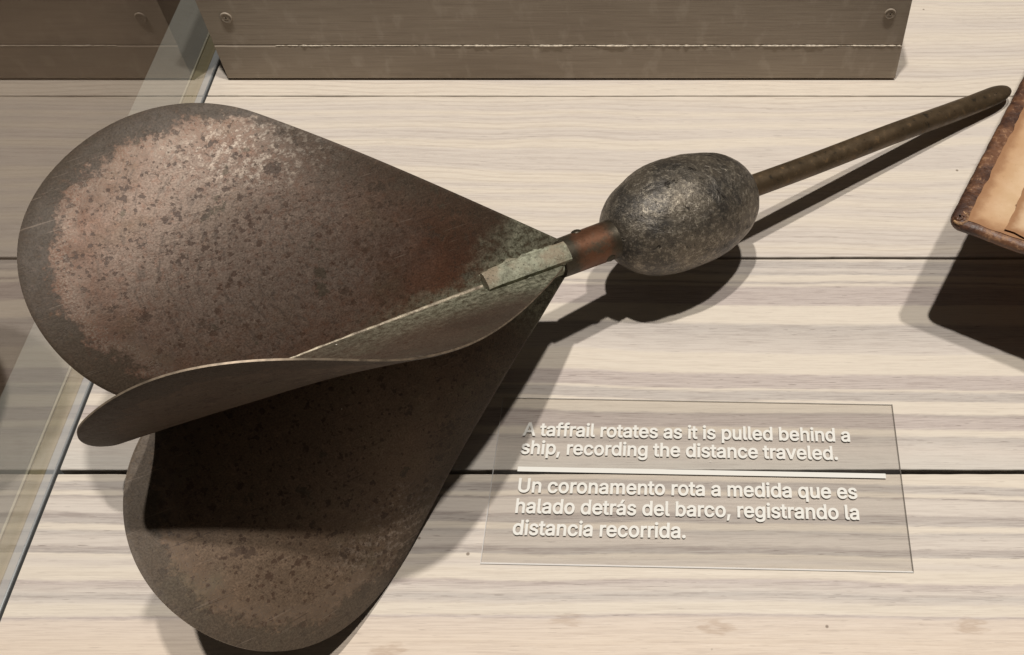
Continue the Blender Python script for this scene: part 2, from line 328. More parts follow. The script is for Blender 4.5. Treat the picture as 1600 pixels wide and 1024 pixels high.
def blade_mat(name, seed, film, brown, dark, cfilm, mtl=.5, rimk=1., olive=(.105, .080, .050), oli=.6, green=1.):
    t = NT(name); a = t.n('ShaderNodeAttribute', attribute_name='flat').outputs['Vector']
    s = t.n('ShaderNodeSeparateXYZ', {0: a}); u, v, e = s.outputs       # metres along, across, from the rim
    p = t.vec(u, v, seed); M = lambda *q: t.math('MULTIPLY', *q); A = lambda *q: t.math('ADD', *q); S = lambda *q: t.math('SUBTRACT', *q)
    n1 = t.noise(p, 22., 4, .6); n2 = t.noise(p, 95., 6, .7, .5); n3 = t.noise(p, 420., 5, .72); n4 = t.noise(p, 1500., 3, .7)
    nA = t.noise(t.vec(u, v, seed + 7.), 48., 6, .66); nB = t.noise(t.vec(u, v, seed + 17.), 150., 6, .7, .4)
    # streaks that follow the round of the lobe
    du, dv = S(u, .092), S(v, .030); rad = t.math('SQRT', A(M(du, du), M(dv, dv))); an = t.math('ARCTAN2', dv, du)
    stk = t.noise(t.vec(M(A(rad, M(S(n1, .5), .006)), 750.), M(an, 7.), seed), 1., 5, .68)
    b = t.mix(t.ss(n1, .36, .64), brown, tuple(q*.66 for q in brown))
    b = t.mix(t.ss(nA, .48, .68, 0., oli), b, olive)                     # olive-brown clouds
    b = t.mix(t.ss(nB, .50, .66, 0., .5), b, tuple(q*1.25 for q in brown))
    d = t.n('ShaderNodeVectorMath', {0: t.vec(S(u, .122), S(v, .045), 0.)}, operation='LENGTH').outputs[1]
    fz = A(d, M(S(n2, .5), .050)); fz = A(fz, M(S(nA, .5), .06))
    fm = M(t.ss(fz, .074, .022), film); fm = M(fm, t.ss(n3, .34, .54, .50, 1.))
    b = t.mix(fm, b, cfilm)
    b = t.mix(M(M(t.ss(stk, .52, .62), fm), .65), b, tuple(q*.42 for q in cfilm))
    # bright flecks near the top of the lobe
    fd = t.n('ShaderNodeVectorMath', {0: t.vec(M(S(u, .098), .50), S(v, .0735), 0.)}, operation='LENGTH').outputs[1]
    flk = M(M(t.ss(A(fd, M(S(n2, .5), .03)), .020, .004), t.ss(A(n3, M(S(stk, .5), .6)), .50, .60)), film)
    b = t.mix(flk, b, (.38, .32, .265))
    # rust-dark spots, from pin-pricks to blotches
    def dots(scale, keep, r0, r1, z_, wob):
        pv = t.n('ShaderNodeVectorMath', {0: t.vec(u, v, seed + z_), 1: t.n('ShaderNodeVectorMath', {0: t.noise(p, scale*2.2, 3, .6, col=True), 1: (wob/scale,)*3}, operation='MULTIPLY').outputs[0]}, operation='ADD').outputs[0]
        vq = t.n('ShaderNodeTexVoronoi', {'Vector': pv, 'Scale': scale}); sc_ = t.n('ShaderNodeSeparateColor', {0: vq.outputs['Color']})
        rr = t.ss(sc_.outputs[1], 0., 1., r0, r1); on = t.math('LESS_THAN', sc_.outputs[0], A(keep, M(S(n1, .5), 1.2)))
        return M(t.ss(S(vq.outputs['Distance'], rr), .06, -.05), on)
    spm = t.math('MAXIMUM', t.math('MAXIMUM', dots(300., .50, .12, .36, 3.3, 1.1), dots(560., .45, .14, .38, 5.3, .9)), M(t.ss(t.noise(t.vec(u, v, seed + 3.), 700., 3, .62), .61, .68), .8))
    b = t.mix(M(spm, .78), b, (.052, .028, .017))
    sqm = dots(130., .22, .08, .38, 8.3, 1.5); sqm = M(sqm, t.ss(n3, .34, .5)); b = t.mix(M(sqm, .80), b, (.055, .034, .023))
    sp2 = A(t.noise(t.vec(u, v, seed + 13.), 62., 5, .7), M(S(n3, .5), .16))
    sp2m = t.ss(sp2, .655, .672); b = t.mix(M(sp2m, .72), b, (.072, .058, .040))
    # dark olive band along the rim
    top = M(t.ss(v, .060, .078), t.ss(u, .130, .105))           # the band thins out along the top of the lobe
    ee = A(A(A(e, M(S(n2, .5), .013)), M(S(t.noise(p, 34., 4, .6), .5), .012)), M(S(n3, .5), .016)); ee = A(ee, M(top, .0055))
    emh = t.ss(ee, .0102, .0068); ems = t.ss(A(e, M(S(nA, .5), .03)), .024, -.002, 0., .9)
    kk = t.ss(A(u, M(S(n2, .5), .02)), .085, .115)
    em = A(M(emh, kk), M(ems, S(1., kk))); em2 = M(M(em, t.ss(n3, .28, .46, .70, 1.)), rimk)
    b = t.mix(em2, b, dark)
    hal = M(M(t.ss(ee, .0082, .0105), t.ss(ee, .018, .011)), M(t.ss(n4, .48, .56), kk))
    b = t.mix(M(hal, .6*film), b, (.30, .24, .19))
    # verdigris near the root and in the crease
    cr = A(v, M(S(n2, .5), .014))
    gm = t.math('MAXIMUM', M(t.ss(cr, .008*green, .001), t.ss(u, .10 + .01*green, .04)),
                M(t.ss(A(A(u, M(v, 1.1)), M(S(n2, .5), .035)), .064, .040), t.ss(n1, .25, .5, .55, 1.)))
    gcol = t.mix(t.ss(n3, .36, .62), (.070, .074, .046), (.225, .220, .160))
    gm = M(gm, t.ss(n3, .30, .52, .35, 1.)); b = t.mix(M(gm, .9), b, gcol)
    # fine mottling, scratches, bright specks
    b = t.mix(t.ss(n4, .40, .60, 0., .6), b, t.mix(1., b, (.50, .47, .45), 'MULTIPLY'))
    b = t.mix(t.ss(n3, .52, .68, 0., .40), b, t.mix(1., b, (1.6, 1.55, 1.5), 'MULTIPLY'))
    scs = []
    for rot, sc_, zz in ((.6, 1400., 0), (-.5, 1200., 3), (1.4, 1500., 6), (.15, 1300., 8)):
        q = t.n('ShaderNodeMapping', {'Vector': t.vec(u, v, seed + zz), 'Rotation': (0, 0, rot + seed), 'Scale': (55., sc_, 1.)}).outputs[0]; scs.append(t.ss(t.noise(q, 1., 2, .5), .70, .74))
    scm = M(t.math('MAXIMUM', t.math('MAXIMUM', scs[0], scs[1]), scs[2]), t.ss(n1, .42, .58)); b = t.mix(M(scm, .30), b, (.26, .20, .155))
    b = t.mix(M(scs[3], .5), b, (.04, .026, .018))
    vo = t.n('ShaderNodeTexVoronoi', {'Vector': p, 'Scale': 110.}); sel = t.math('GREATER_THAN', t.n('ShaderNodeSeparateColor', {0: vo.outputs['Color']}).outputs[0], .86)
    b = t.mix(M(t.ss(vo.outputs['Distance'], .045, .02), sel), b, (.85, .80, .70))
    patt = t.math('MAXIMUM', t.math('MAXIMUM', gm, M(em2, .8)), M(t.math('MAXIMUM', spm, sqm), .6))
    metal = M(S(1., patt), mtl)
    rough = A(S(.62, M(fm, .12)), M(S(n3, .5), .40))
    h = A(A(S(M(n4, .35), M(t.math('MAXIMUM', spm, sqm), .6)), M(n3, .8)), A(M(gm, .8), M(n2, .8)))
    t.pr(Base_Color=b, Metallic=metal, Roughness=rough, Specular_IOR_Level=.3, Normal=t.bump(h, .20, .0004, t.bump(nA, .22, .0022)))
    return t.m
mrim = simple('worn_copper_rim', (.20, .155, .11), .5, .5, 260, .4, .1)
TH = .0011
def blade(k, mat, label=None):
    o = outline(k); ns = len(o); M = 56
    aend = o[-1, 0]
    arc = np.concatenate([[0], np.cumsum(np.hypot(*np.diff(o, axis=0).T))]); arc /= arc[-1]
    w = np.linspace(0, 1, M)
    A = np.stack([aend*arc, np.zeros(ns)], 1)
    G = A[:, None]*(1-w)[None, :, None] + o[:, None]*w[None, :, None]
    u, v = G[..., 0].ravel(), G[..., 1].ravel(); v = np.maximum(v, 0)
    X = bend(u, v, k).reshape(ns, M, 3)
    # slight hand-beaten unevenness
    e = 1e-3; q = bend(u+e, v, k).reshape(ns, M, 3) - bend(u-e, v, k).reshape(ns, M, 3); r = bend(u, v+e, k).reshape(ns, M, 3) - bend(u, np.maximum(v-e, 0), k).reshape(ns, M, 3)
    N = np.cross(q, r); N /= np.linalg.norm(N, axis=-1, keepdims=True) + 1e-12
    um, vm = (u*PAR['S']).reshape(ns, M), (v*PAR['S']).reshape(ns, M)
    wv = np.array([mnoise.noise(Vector((a_*28, b_*28, ord(k)))) for a_, b_ in zip(um.ravel(), vm.ravel())]).reshape(ns, M)
    X = X + N*(wv*.0005)[..., None]
    rim = np.stack([o[:, 0], o[:, 1]], 1)*PAR['S']
    pts = np.stack([um.ravel(), vm.ravel()], 1)
    ra, rb = rim[:-1], rim[1:] - rim[:-1]; pa = pts[:, None] - ra[None]
    tt_ = np.clip((pa*rb).sum(-1)/((rb**2).sum(-1) + 1e-12), 0, 1)[..., None]; ed = np.sqrt((((pa - tt_*rb)**2).sum(-1)).min(1))
    thick = TH/2 * np.clip(ed/.0006, .55, 1).reshape(ns, M, 1)
    flat = np.stack([um.ravel(), vm.ravel(), ed], 1)
    T, Bm = X + N*thick, X - N*thick
    V = np.concatenate([T.reshape(-1, 3), Bm.reshape(-1, 3)]); fl = np.concatenate([flat, flat])
    nn = ns*M; F = grid_faces(ns, M) + grid_faces(ns, M, off=nn, flip=True); nf = len(F)
    for i in range(ns-1):
        a_, b_ = i*M + M-1, (i+1)*M + M-1; F.append((a_, b_, nn+b_, nn+a_)); a_, b_ = i*M, (i+1)*M; F.append((b_, a_, nn+a_, nn+b_))
    for j in range(M-1):
        a_, b_ = (ns-1)*M + j, (ns-1)*M + j+1; F.append((b_, a_, nn+a_, nn+b_))
    b = mk('blade', V, F, mat, rotor, {'flat': fl}, mats=[mat, mrim], fmat=[0]*nf + [1]*(len(F)-nf), sharp=40)
    if label: b['label'] = label
    return b
BROWN, DK = (.135, .064, .038), (.050, .038, .025)
blade('A', blade_mat('copper_patina_pink', 1.7, .9, BROWN, DK, (.168, .129, .103), .5, .86), 'large upper blade, pinkish brown, spotted, with a dark band along its rim')
blade('B', blade_mat('copper_patina_green', 5.1, .35, (.088, .058, .040), (.052, .041, .030), (.145, .115, .085), .3, .5, (.098, .088, .058), .6, 3.6), 'raised middle blade seen nearly edge on, greenish grey near the root')
blade('C', blade_mat('copper_patina_dark', 9.4, .5, (.150, .098, .062), (.078, .062, .045), (.20, .145, .102), .22, .7, (.150, .125, .080)), 'lower blade, olive brown, its rounded lobe lying on the deck')
blade('D', blade_mat('copper_patina_dark', 12.4, .30, (.095, .060, .040), (.050, .042, .032), (.17, .12, .085)), 'hidden fourth blade, only its rim showing under the middle blade')

def tube_pts(ts, rad, n=40, flatten=None, offs=None):
    V = []
    for i, (t_, r_) in enumerate(zip(ts, rad)):
        k1, k2 = flatten[i] if flatten is not None else (1, 1); o_ = offs[i] if offs is not None else 0
        for a_ in np.linspace(0, 2*math.pi, n, endpoint=False):
            V.append(axp(t_) + E1*r_*k1*math.cos(a_) + E2*(r_*k2*math.sin(a_) + o_))
    return np.array(V)
def lathe(name, ts, rad, mat, parent, n=40, flatten=None, offs=None, sharp=35, attr=True):
    V = tube_pts(ts, rad, n, flatten, offs); F = grid_faces(len(ts), n, cm=True)
    F += [tuple(reversed(range(n))), tuple((len(ts)-1)*n + q for q in range(n))]
    fl = np.array([(t_, a_*.01, r_) for t_, r_ in zip(ts, rad) for a_ in np.linspace(0, 6.283, n, endpoint=False)])
    return mk(name, V, F, mat, parent, {'flat': fl}, sharp=sharp)

# sleeve
t = NT('sleeve_copper'); a = t.n('ShaderNodeAttribute', attribute_name='flat').outputs['Vector']; oc = t.n('ShaderNodeTexCoord').outputs['Object']
u = t.n('ShaderNodeSeparateXYZ', {0: a}).outputs[0]
n2 = t.noise(oc, 160., 5, .65); n3 = t.noise(oc, 900., 4, .7)
uu = t.math('ADD', u, t.math('MULTIPLY', t.math('SUBTRACT', n2, .5), .010))
b = t.mix(t.math('MULTIPLY', t.ss(uu, -.0245, -.0175), t.ss(uu, -.004, -.0095)), (.055, .044, .029), (.150, .068, .036))
b = t.mix(t.ss(n2, .52, .70, 0., .7), b, (.055, .06, .042)); b = t.mix(t.ss(n3, .55, .7, 0., .4), b, (.17, .13, .09)); b = t.mix(t.ss(n3, .45, .3, 0., .5), b, (.03, .024, .018))
t.pr(Base_Color=b, Metallic=.65, Roughness=t.ss(n2, .3, .7, .38, .6), Normal=t.bump(n3, .3, .0003)); msleeve = t.m
ts = [-.0292, -.0290, -.0286, -.0278, -.0272, -.0266, -.020, -.010, -.003, .0005, .0010]
rs = [.0070, .0084, .00865, .00865, .0083, .0081, .0080, .0079, .0078, .0077, .0068]
sleeve = lathe('sleeve', ts, rs, msleeve, rotor, 56)
def dome(name, c, nrm, r, h, mat, parent, n=20):
    nrm = np.array(nrm)/np.linalg.norm(nrm); a1 = np.cross(nrm, [.3, .2, 1.]); a1 /= np.linalg.norm(a1); a2 = np.cross(nrm, a1); V = []; K = 6
    for i in range(K):
        q = i/(K-1)*math.pi/2*.97
        for s_ in np.linspace(0, 2*math.pi, n, endpoint=False): V.append(c + nrm*h*math.sin(q) + (a1*math.cos(s_) + a2*math.sin(s_))*r*math.cos(q))
    F = grid_faces(K, n, cm=True) + [tuple((K-1)*n + q for q in range(n))]
    return mk(name, V, F, mat, parent)
for th, tr_ in ((128, -.0105), (-14, -.0200)):
    d_ = E1*math.cos(R_(th)) + E2*math.sin(R_(th)); dome('rivet', axp(tr_) + d_*.0074, d_, .0023, .0013, msleeve, sleeve)

# tongues of the tube, brazed between the blade roots
t = NT('verdigris'); oc = t.n('ShaderNodeTexCoord').outputs['Object']; n2 = t.noise(oc, 260., 5, .7); n3 = t.noise(oc, 1100., 4, .7); nb = t.noise(oc, 60., 3)
b = t.mix(t.ss(n2, .3, .62), (.13, .125, .085), (.315, .315, .228)); b = t.mix(t.ss(nb, .52, .66, 0., .8), b, (.24, .18, .12)); b = t.mix(t.ss(n3, .58, .66, 0., .85), b, (.04, .038, .024)); b = t.mix(t.ss(n3, .40, .28), b, (.46, .46, .36))
t.pr(Base_Color=b, Roughness=.72, Metallic=.1, Normal=t.bump(t.math('ADD', n2, n3), .55, .0006)); mverd = t.m
mids = [R_(66), R_(-18), R_(-102), R_(160)]
for qi, mid in enumerate(mids):
    d1 = E1*math.cos(mid) + E2*math.sin(mid); d2 = -E1*math.sin(mid) + E2*math.cos(mid)
    L0, L1 = -.002, (.0335 if qi == 0 else .024); n = 30; sec = []
    for w_, h_ in ((-.0050, .0010), (-.0051, .0056), (-.0043, .0076), (-.0024, .0084), (.0002, .0086), (.0024, .0083), (.0042, .0074), (.0050, .0054), (.0049, .0010)): sec.append((w_, h_))
    V = []
    for i in range(n):
        s_ = i/(n-1); t_ = L0 + (L1-L0)*s_; e_ = 1 - .10*s_ - (.0 if s_ < .97 else .08*(s_-.97)/.03)
        for w_, h_ in sec:
            j_ = .00028*mnoise.noise(Vector((t_*420, w_*500, h_*500+qi))) + .00045*mnoise.noise(Vector((t_*130, w_*160, qi)))
            V.append(axp(t_) + d2*w_*(.92 - .10*s_)*(1 if qi == 0 else .7) + d1*((h_+j_)*e_*(1 if qi == 0 else .78)))
    m_ = len(sec); F = grid_faces(n, m_, cm=True) + [tuple(reversed(range(m_))), tuple((n-1)*m_ + q for q in range(m_))]
    mk('tongue', V, F, mverd, sleeve, sharp=35)
# lumpy braze filling the foot of the big tongue on both sides and its far end
for side in (-1, 1):
    d1 = E1*math.cos(mids[0]) + E2*math.sin(mids[0]); d2 = -E1*math.sin(mids[0]) + E2*math.cos(mids[0]); V = []; n = 70; m_ = 12
    for i in range(n):
        s_ = i/(n-1); t_ = .0015 + .0345*s_; fat = (.0019 + .0009*mnoise.noise(Vector((t_*260, side*3, 1))))*(.35 + .65*math.sin(math.pi*min(1, .08 + s_*.92))**.5)
        for q in np.linspace(0, 2*math.pi, m_, endpoint=False):
            rr = fat*(1 + .22*mnoise.noise(Vector((t_*700, q, side))))
            V.append(axp(t_) + d2*(side*(.0049 - .0006*s_) + rr*math.cos(q)) + d1*(.0030 - .0006*s_ + rr*1.25*math.sin(q)))
    mk('braze_fillet', V, grid_faces(n, m_, cm=True) + [tuple(reversed(range(m_))), tuple((n-1)*m_ + q for q in range(m_))], mverd, sleeve)
# braze bead along the crease
V = []; n = 160; m_ = 14
tt = np.linspace(.002, .112, n)
for t_ in tt:
    r_ = .0019 - .007*t_ + .00022*mnoise.noise(Vector((t_*220, 0, 4)))
    for a_ in np.linspace(0, 2*math.pi, m_, endpoint=False): V.append(axp(t_) + (E1*math.cos(a_) + E2*math.sin(a_))*(r_ + .00008*mnoise.noise(Vector((t_*500, a_*.8, 0)))))
t = NT('braze_bead'); oc = t.n('ShaderNodeTexCoord').outputs['Object']; n2 = t.noise(oc, 300., 4, .7); n3 = t.noise(oc, 1200., 3, .7)
b = t.mix(t.ss(n2, .35, .62), (.13, .10, .07), (.33, .28, .20)); b = t.mix(t.ss(n3, .56, .68), b, (.08, .06, .045))
t.pr(Base_Color=b, Roughness=.5, Metallic=.35, Normal=t.bump(n2, .5, .0005))
mk('braze_bead', V, grid_faces(n, m_, cm=True) + [tuple(reversed(range(m_))), tuple((n-1)*m_ + q for q in range(m_))], t.m, rotor)

# lead weight
t = NT('lead'); oc = t.n('ShaderNodeTexCoord').outputs['Object']
n1 = t.noise(oc, 34., 4, .6); n2 = t.noise(oc, 150., 6, .7, .6); n3 = t.noise(oc, 520., 6, .75); n5 = t.noise(oc, 1700., 3, .65); n6 = t.noise(oc, 70., 5, .65)
b = t.mix(t.ss(n6, .36, .64), (.068, .061, .053), (.150, .126, .096))
b = t.mix(t.math('MULTIPLY', t.ss(n3, .49, .60), t.ss(n6, .36, .60, .35, .95)), b, (.31, .27, .21))
b = t.mix(t.ss(n5, .46, .32, 0., .7), b, (.022, .018, .015))
scl = []
for rot, sc_ in (((.4, .9, .8), (60., 1100., 400.)), ((1.3, .2, 2.1), (1000., 70., 300.)), ((.1, 2.0, 1.2), (80., 1200., 500.))):
    scl.append(t.ss(t.noise(t.n('ShaderNodeMapping', {'Vector': oc, 'Rotation': rot, 'Scale': sc_}).outputs[0], 1., 3, .6), .62, .70))
sc = t.math('MAXIMUM', t.math('MAXIMUM', scl[0], scl[1]), scl[2]); b = t.mix(t.math('MULTIPLY', sc, t.ss(n1, .35, .6, .1, .45)), b, (.42, .37, .31))
pit = t.math('ADD', n2, t.math('MULTIPLY', t.math('SUBTRACT', n3, .5), .5)); pm = t.ss(pit, .61, .67); b = t.mix(t.math('MULTIPLY', pm, .9), b, (.018, .014, .011))
h = t.math('ADD', t.math('MULTIPLY', n3, .5), t.math('MULTIPLY', n2, 1.0)); h = t.math('SUBTRACT', h, t.math('MULTIPLY', pm, .7)); h = t.math('SUBTRACT', h, t.math('MULTIPLY', sc, .2))
t.pr(Base_Color=b, Metallic=.65, Roughness=t.math('ADD', .38, t.math('MULTIPLY', t.math('SUBTRACT', n2, .4), .45)), Normal=t.bump(h, .55, .0011)); mlead = t.m
EC, EL, ER = -.0600, .0362, .0238
n, m_ = 150, 200; V = []
for i in range(n):
    q = (i + .35)/(n - 1 + .7)*math.pi
    rr = math.sin(q)**.80
    for a_ in np.linspace(0, 2*math.pi, m_, endpoint=False):
        c = axp(EC + EL*math.cos(q)) + (E1*math.cos(a_) + E2*math.sin(a_))*ER*rr
        nr = (AX*math.cos(q)*.6 + (E1*math.cos(a_) + E2*math.sin(a_))*math.sin(q))
        k_ = Vector(c)
        d_ = .0008*mnoise.noise(k_*38) + .00032*mnoise.noise(k_*130) + .00014*mnoise.noise(k_*420)
        dent = mnoise.noise(k_*75 + Vector((5, 1, 2))); d_ -= .0006*max(0, dent - .25)
        V.append(c + nr*d_)
mk('lead_weight', V, grid_faces(n, m_, cm=True, flip=True) + [tuple(range(m_)), tuple(reversed([(n-1)*m_ + q for q in range(m_)]))], mlead, rotor)

# rod with flattened, rounded end
t = NT('brass_rod'); oc = t.n('ShaderNodeTexCoord').outputs['Object']; n1 = t.noise(oc, 50., 4, .6); n2 = t.noise(oc, 220., 5, .65); n3 = t.noise(oc, 1100., 4, .7)
b = t.mix(t.ss(n1, .35, .65), (.085, .058, .032), (.125, .085, .048)); b = t.mix(t.ss(n2, .56, .70, 0., .8), b, (.20, .125, .06)); b = t.mix(t.ss(n2, .42, .30, 0., .8), b, (.035, .030, .022)); b = t.mix(t.ss(n3, .6, .7, 0., .4), b, (.22, .17, .11))
t.pr(Base_Color=b, Metallic=.6, Roughness=t.ss(n2, .3, .7, .40, .62), Normal=t.bump(t.math('ADD', n2, n3), .25, .0004)); mrod = t.m
ts = list(np.linspace(-.094, -.232, 40)) + list(np.linspace(-.234, -.2695, 26)); rs, fl, of = [], [], []
for t_ in ts:
    s_ = max(0., (-.232 - t_)/.0375); rs.append(0.0050 if s_ < 1e-6 else 0.0050*max(0.10, math.sqrt(max(0., 1 - max(0, (s_-.62)/.385)**2.2))))
    fl.append((1 + .10*min(1, s_*2), 1 - .34*min(1, s_*1.6))); of.append(.0012*s_*s_ + .00025*math.sin(t_*60))
rod = lathe('rod', ts, rs, mrod, rotor, 36, fl, of)
V = []; c = axp(-.2560) + E2*(.0030) + E1*.0024; K = 20; m_ = 8
nrm = E2*.86 + E1*.5; a2 = np.cross(nrm, AX)
for s_ in np.linspace(0, 2*math.pi, K, endpoint=False):
    for q in np.linspace(0, 2*math.pi, m_, endpoint=False):
        r_ = .00120 + .00036*math.cos(q); V.append(c + (AX*math.cos(s_)*1.2 + a2*math.sin(s_)*.9)*r_ + nrm*.00042*math.sin(q))
eye = mk('eyelet', V, grid_faces(K, m_, True, True), mrod, rod)
V = [c + nrm*.0002 + (AX*math.cos(s_)*1.2 + a2*math.sin(s_)*.9)*.00105 for s_ in np.linspace(0, 2*math.pi, K, endpoint=False)]
mk('hole_shade', V, [tuple(range(K))], mdark, eye)  # flat near-black disc painted as the shade inside the eyelet

# ---------------------------------------------------------------- clear acrylic caption plate
LC = np.array([-.0672, .2321]); LR = np.array([.0932, .2286]); LRot = math.atan2(LR[1]-LC[1], LR[0]-LC[0])
ex = np.array([math.cos(LRot), math.sin(LRot)]); ey = np.array([math.sin(LRot), -math.cos(LRot)])   # right, down
LW, LH, LT = .1604, .0733, .0009
plate = empty('caption_plate', (float(LC[0]), float(LC[1]), 0))
tag(plate, 'clear acrylic caption plate with white English and Spanish text lying on the planks', 'caption plate')
t = NT('clear_acrylic'); fr = t.math('ADD', .035, t.math('MULTIPLY', .9, t.math('POWER', t.n('ShaderNodeLayerWeight', {'Blend': .5}).outputs['Facing'], 5.)))
oc = t.n('ShaderNodeTexCoord').outputs['Object']
du = t.ss(t.noise(oc, 900., 2), .74, .78)
tr = t.n('ShaderNodeBsdfTransparent', {0: (.975, .972, .968, 1)}); gg = t.n('ShaderNodeBsdfGlossy', {'Roughness': .06}); df = t.n('ShaderNodeBsdfDiffuse', {0: (.75, .72, .68, 1)})
m1 = t.n('ShaderNodeMixShader', {0: fr, 1: tr.outputs[0], 2: gg.outputs[0]}); m2 = t.n('ShaderNodeMixShader', {0: t.math('ADD', .012, t.math('MULTIPLY', du, .5)), 1: m1.outputs[0], 2: df.outputs[0]})
t.t.links.new(m2.outputs[0], t.out.inputs[0]); macr = t.m
t = NT('acrylic_shaded_edge'); tr = t.n('ShaderNodeBsdfTransparent', {0: (.45, .44, .42, 1)}); pb_ = t.n('ShaderNodeBsdfPrincipled', {'Base Color': (.30, .27, .24, 1), 'Roughness': .2})
m1 = t.n('ShaderNodeMixShader', {0: .45, 1: tr.outputs[0], 2: pb_.outputs[0]}); t.t.links.new(m1.outputs[0], t.out.inputs[0]); macre = t.m  # darker edge copy: shadow lines of the sheet put into the colour
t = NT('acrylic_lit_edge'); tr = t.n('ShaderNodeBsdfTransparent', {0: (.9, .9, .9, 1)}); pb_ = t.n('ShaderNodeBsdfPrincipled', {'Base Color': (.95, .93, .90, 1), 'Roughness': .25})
m1 = t.n('ShaderNodeMixShader', {0: .75, 1: tr.outputs[0], 2: pb_.outputs[0]}); t.t.links.new(m1.outputs[0], t.out.inputs[0]); mlit = t.m  # pale edge copy: light caught by the edges put into the colour
def L2W(a_, b_, z): p = LC + ex*a_ + ey*b_; return (p[0], p[1], z)
Z0 = .0001; c_ = .00042
ring = lambda i_, z: [L2W(i_, i_, z), L2W(LW-i_, i_, z), L2W(LW-i_, LH-i_, z), L2W(i_, LH-i_, z)]
V = ring(0, Z0) + ring(0, Z0+LT-c_) + ring(c_, Z0+LT)
F = [(0, 1, 2, 3), (8, 11, 10, 9)] + [(i, (i+1) % 4, 4+(i+1) % 4, 4+i)[::-1] for i in range(4)] + [(4+i, 4+(i+1) % 4, 8+(i+1) % 4, 8+i)[::-1] for i in range(4)]
#        bottom, top, side: back right front left ; bevel the same
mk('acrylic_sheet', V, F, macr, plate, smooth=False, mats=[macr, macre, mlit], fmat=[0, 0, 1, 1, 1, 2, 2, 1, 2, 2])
mtxt = NT('white_print'); mtxt.pr(Base_Color=(.70, .68, .63), Roughness=.5); mtxt = mtxt.m
FONT = None
try:                                   # the sans-serif that ships inside Blender; its built-in face otherwise
    import os
    FONT = bpy.data.fonts.load(os.path.join(bpy.utils.system_resource('DATAFILES'), 'fonts', 'Inter.woff2'))
except Exception: FONT = None
from mathutils.geometry import interpolate_bezier, delaunay_2d_cdt
def contours(body):
    cu = bpy.data.curves.new('text_line', 'FONT'); cu.body = body; cu.size = 1
    if FONT: cu.font = FONT
    o = bpy.data.objects.new('text_line', cu); COL.objects.link(o); dg = bpy.context.evaluated_depsgraph_get()
    c = o.evaluated_get(dg).to_curve(dg); out = []
    for sp in c.splines:
        P = []; bp = sp.bezier_points; n_ = len(bp)
        for i in range(n_):
            a_, b_ = bp[i], bp[(i+1) % n_]; P += [(q.x, q.y) for q in interpolate_bezier(a_.co, a_.handle_right, b_.handle_left, b_.co, 6)[:-1]]
        P = np.array(P); keep = np.hypot(*(P - np.roll(P, 1, 0)).T) > 1e-5; P = P[keep]
        if len(P) > 2: out.append(P)
    o.evaluated_get(dg).to_curve_clear(); bpy.data.objects.remove(o); return out
def area(P): return .5*float(np.sum(P[:, 0]*np.roll(P[:, 1], -1) - np.roll(P[:, 0], -1)*P[:, 1]))
def winding(C, polys):
    w = np.zeros(len(C), int)
    for P in polys:
        X, Y = P[:, 0], P[:, 1]; X2, Y2 = np.roll(X, -1), np.roll(Y, -1)
        for k in range(len(P)):
            x_, y_ = C[:, 0], C[:, 1]; left = (X2[k]-X[k])*(y_-Y[k]) - (x_-X[k])*(Y2[k]-Y[k])
            w += ((Y[k] <= y_) & (Y2[k] > y_) & (left > 0)).astype(int) - ((Y[k] > y_) & (Y2[k] <= y_) & (left < 0)).astype(int)
    return w
def bolden(P, d, sgn):
    t1 = P - np.roll(P, 1, 0); t2 = np.roll(P, -1, 0) - P
    t1 /= np.linalg.norm(t1, axis=1, keepdims=True) + 1e-9; t2 /= np.linalg.norm(t2, axis=1, keepdims=True) + 1e-9
    n1 = np.stack([t1[:, 1], -t1[:, 0]], 1); n2 = np.stack([t2[:, 1], -t2[:, 0]], 1); m_ = n1 + n2
    m_ /= np.maximum((1 + (n1*n2).sum(1))[:, None], .5); return P + m_*d*sgn
CAPH = float(max(c[:, 1].max() for c in contours('U')) - min(c[:, 1].min() for c in contours('U')))
def text(body, a0, a1, base, cap=.00595, off=.00010):
    cs = contours(body); big = max(cs, key=lambda c: abs(area(c))); osg = 1 if area(big) > 0 else -1
    W = .036*CAPH
    polys = [bolden(c, W, osg) for c in cs]
    sy = cap/CAPH; x0, x1 = min(c[:, 0].min() for c in polys), max(c[:, 0].max() for c in polys); sx = (a1-a0)/(x1-x0)
    pts, edges = [], []
    for P in polys: k0 = len(pts); n_ = len(P); pts += [Vector((x_, y_)) for x_, y_ in P]; edges += [(k0+i, k0+(i+1) % n_) for i in range(n_)]
    vo_, _, fo_, *_ = delaunay_2d_cdt(pts, edges, [], 0, 1e-6); vv = np.array([(q.x, q.y) for q in vo_])
    fo_ = [f for f in fo_]; cen = np.array([vv[list(f)].mean(0) for f in fo_]); wn = winding(cen, polys); F = [tuple(f) for f, w_ in zip(fo_, wn) if w_ != 0]
    a_ = a0 + (vv[:, 0]-x0)*sx; b_ = base - vv[:, 1]*sy
    V = np.stack([LC[0] + ex[0]*a_ + ey[0]*b_, LC[1] + ex[1]*a_ + ey[1]*b_, np.full(len(vv), Z0+LT+off)], 1)
    mk('text_line', V, F, mtxt, plate, smooth=False)
    print(body[:12], 'width/height', sx/sy)
def at_label(px, py, z=.0021):
    fw = np.array([0, math.cos(ELEV), -math.sin(ELEV)]); up = np.array([0, math.sin(ELEV), math.cos(ELEV)])
    r = fw + np.array([1., 0, 0])*(px-1040)/1620 - up*(py-512)/1620; p = (np.array([0, 0, CAM_H]) + r*((z-CAM_H)/r[2]))[:2] - LC
    return float(p @ ex), float(p @ ey)
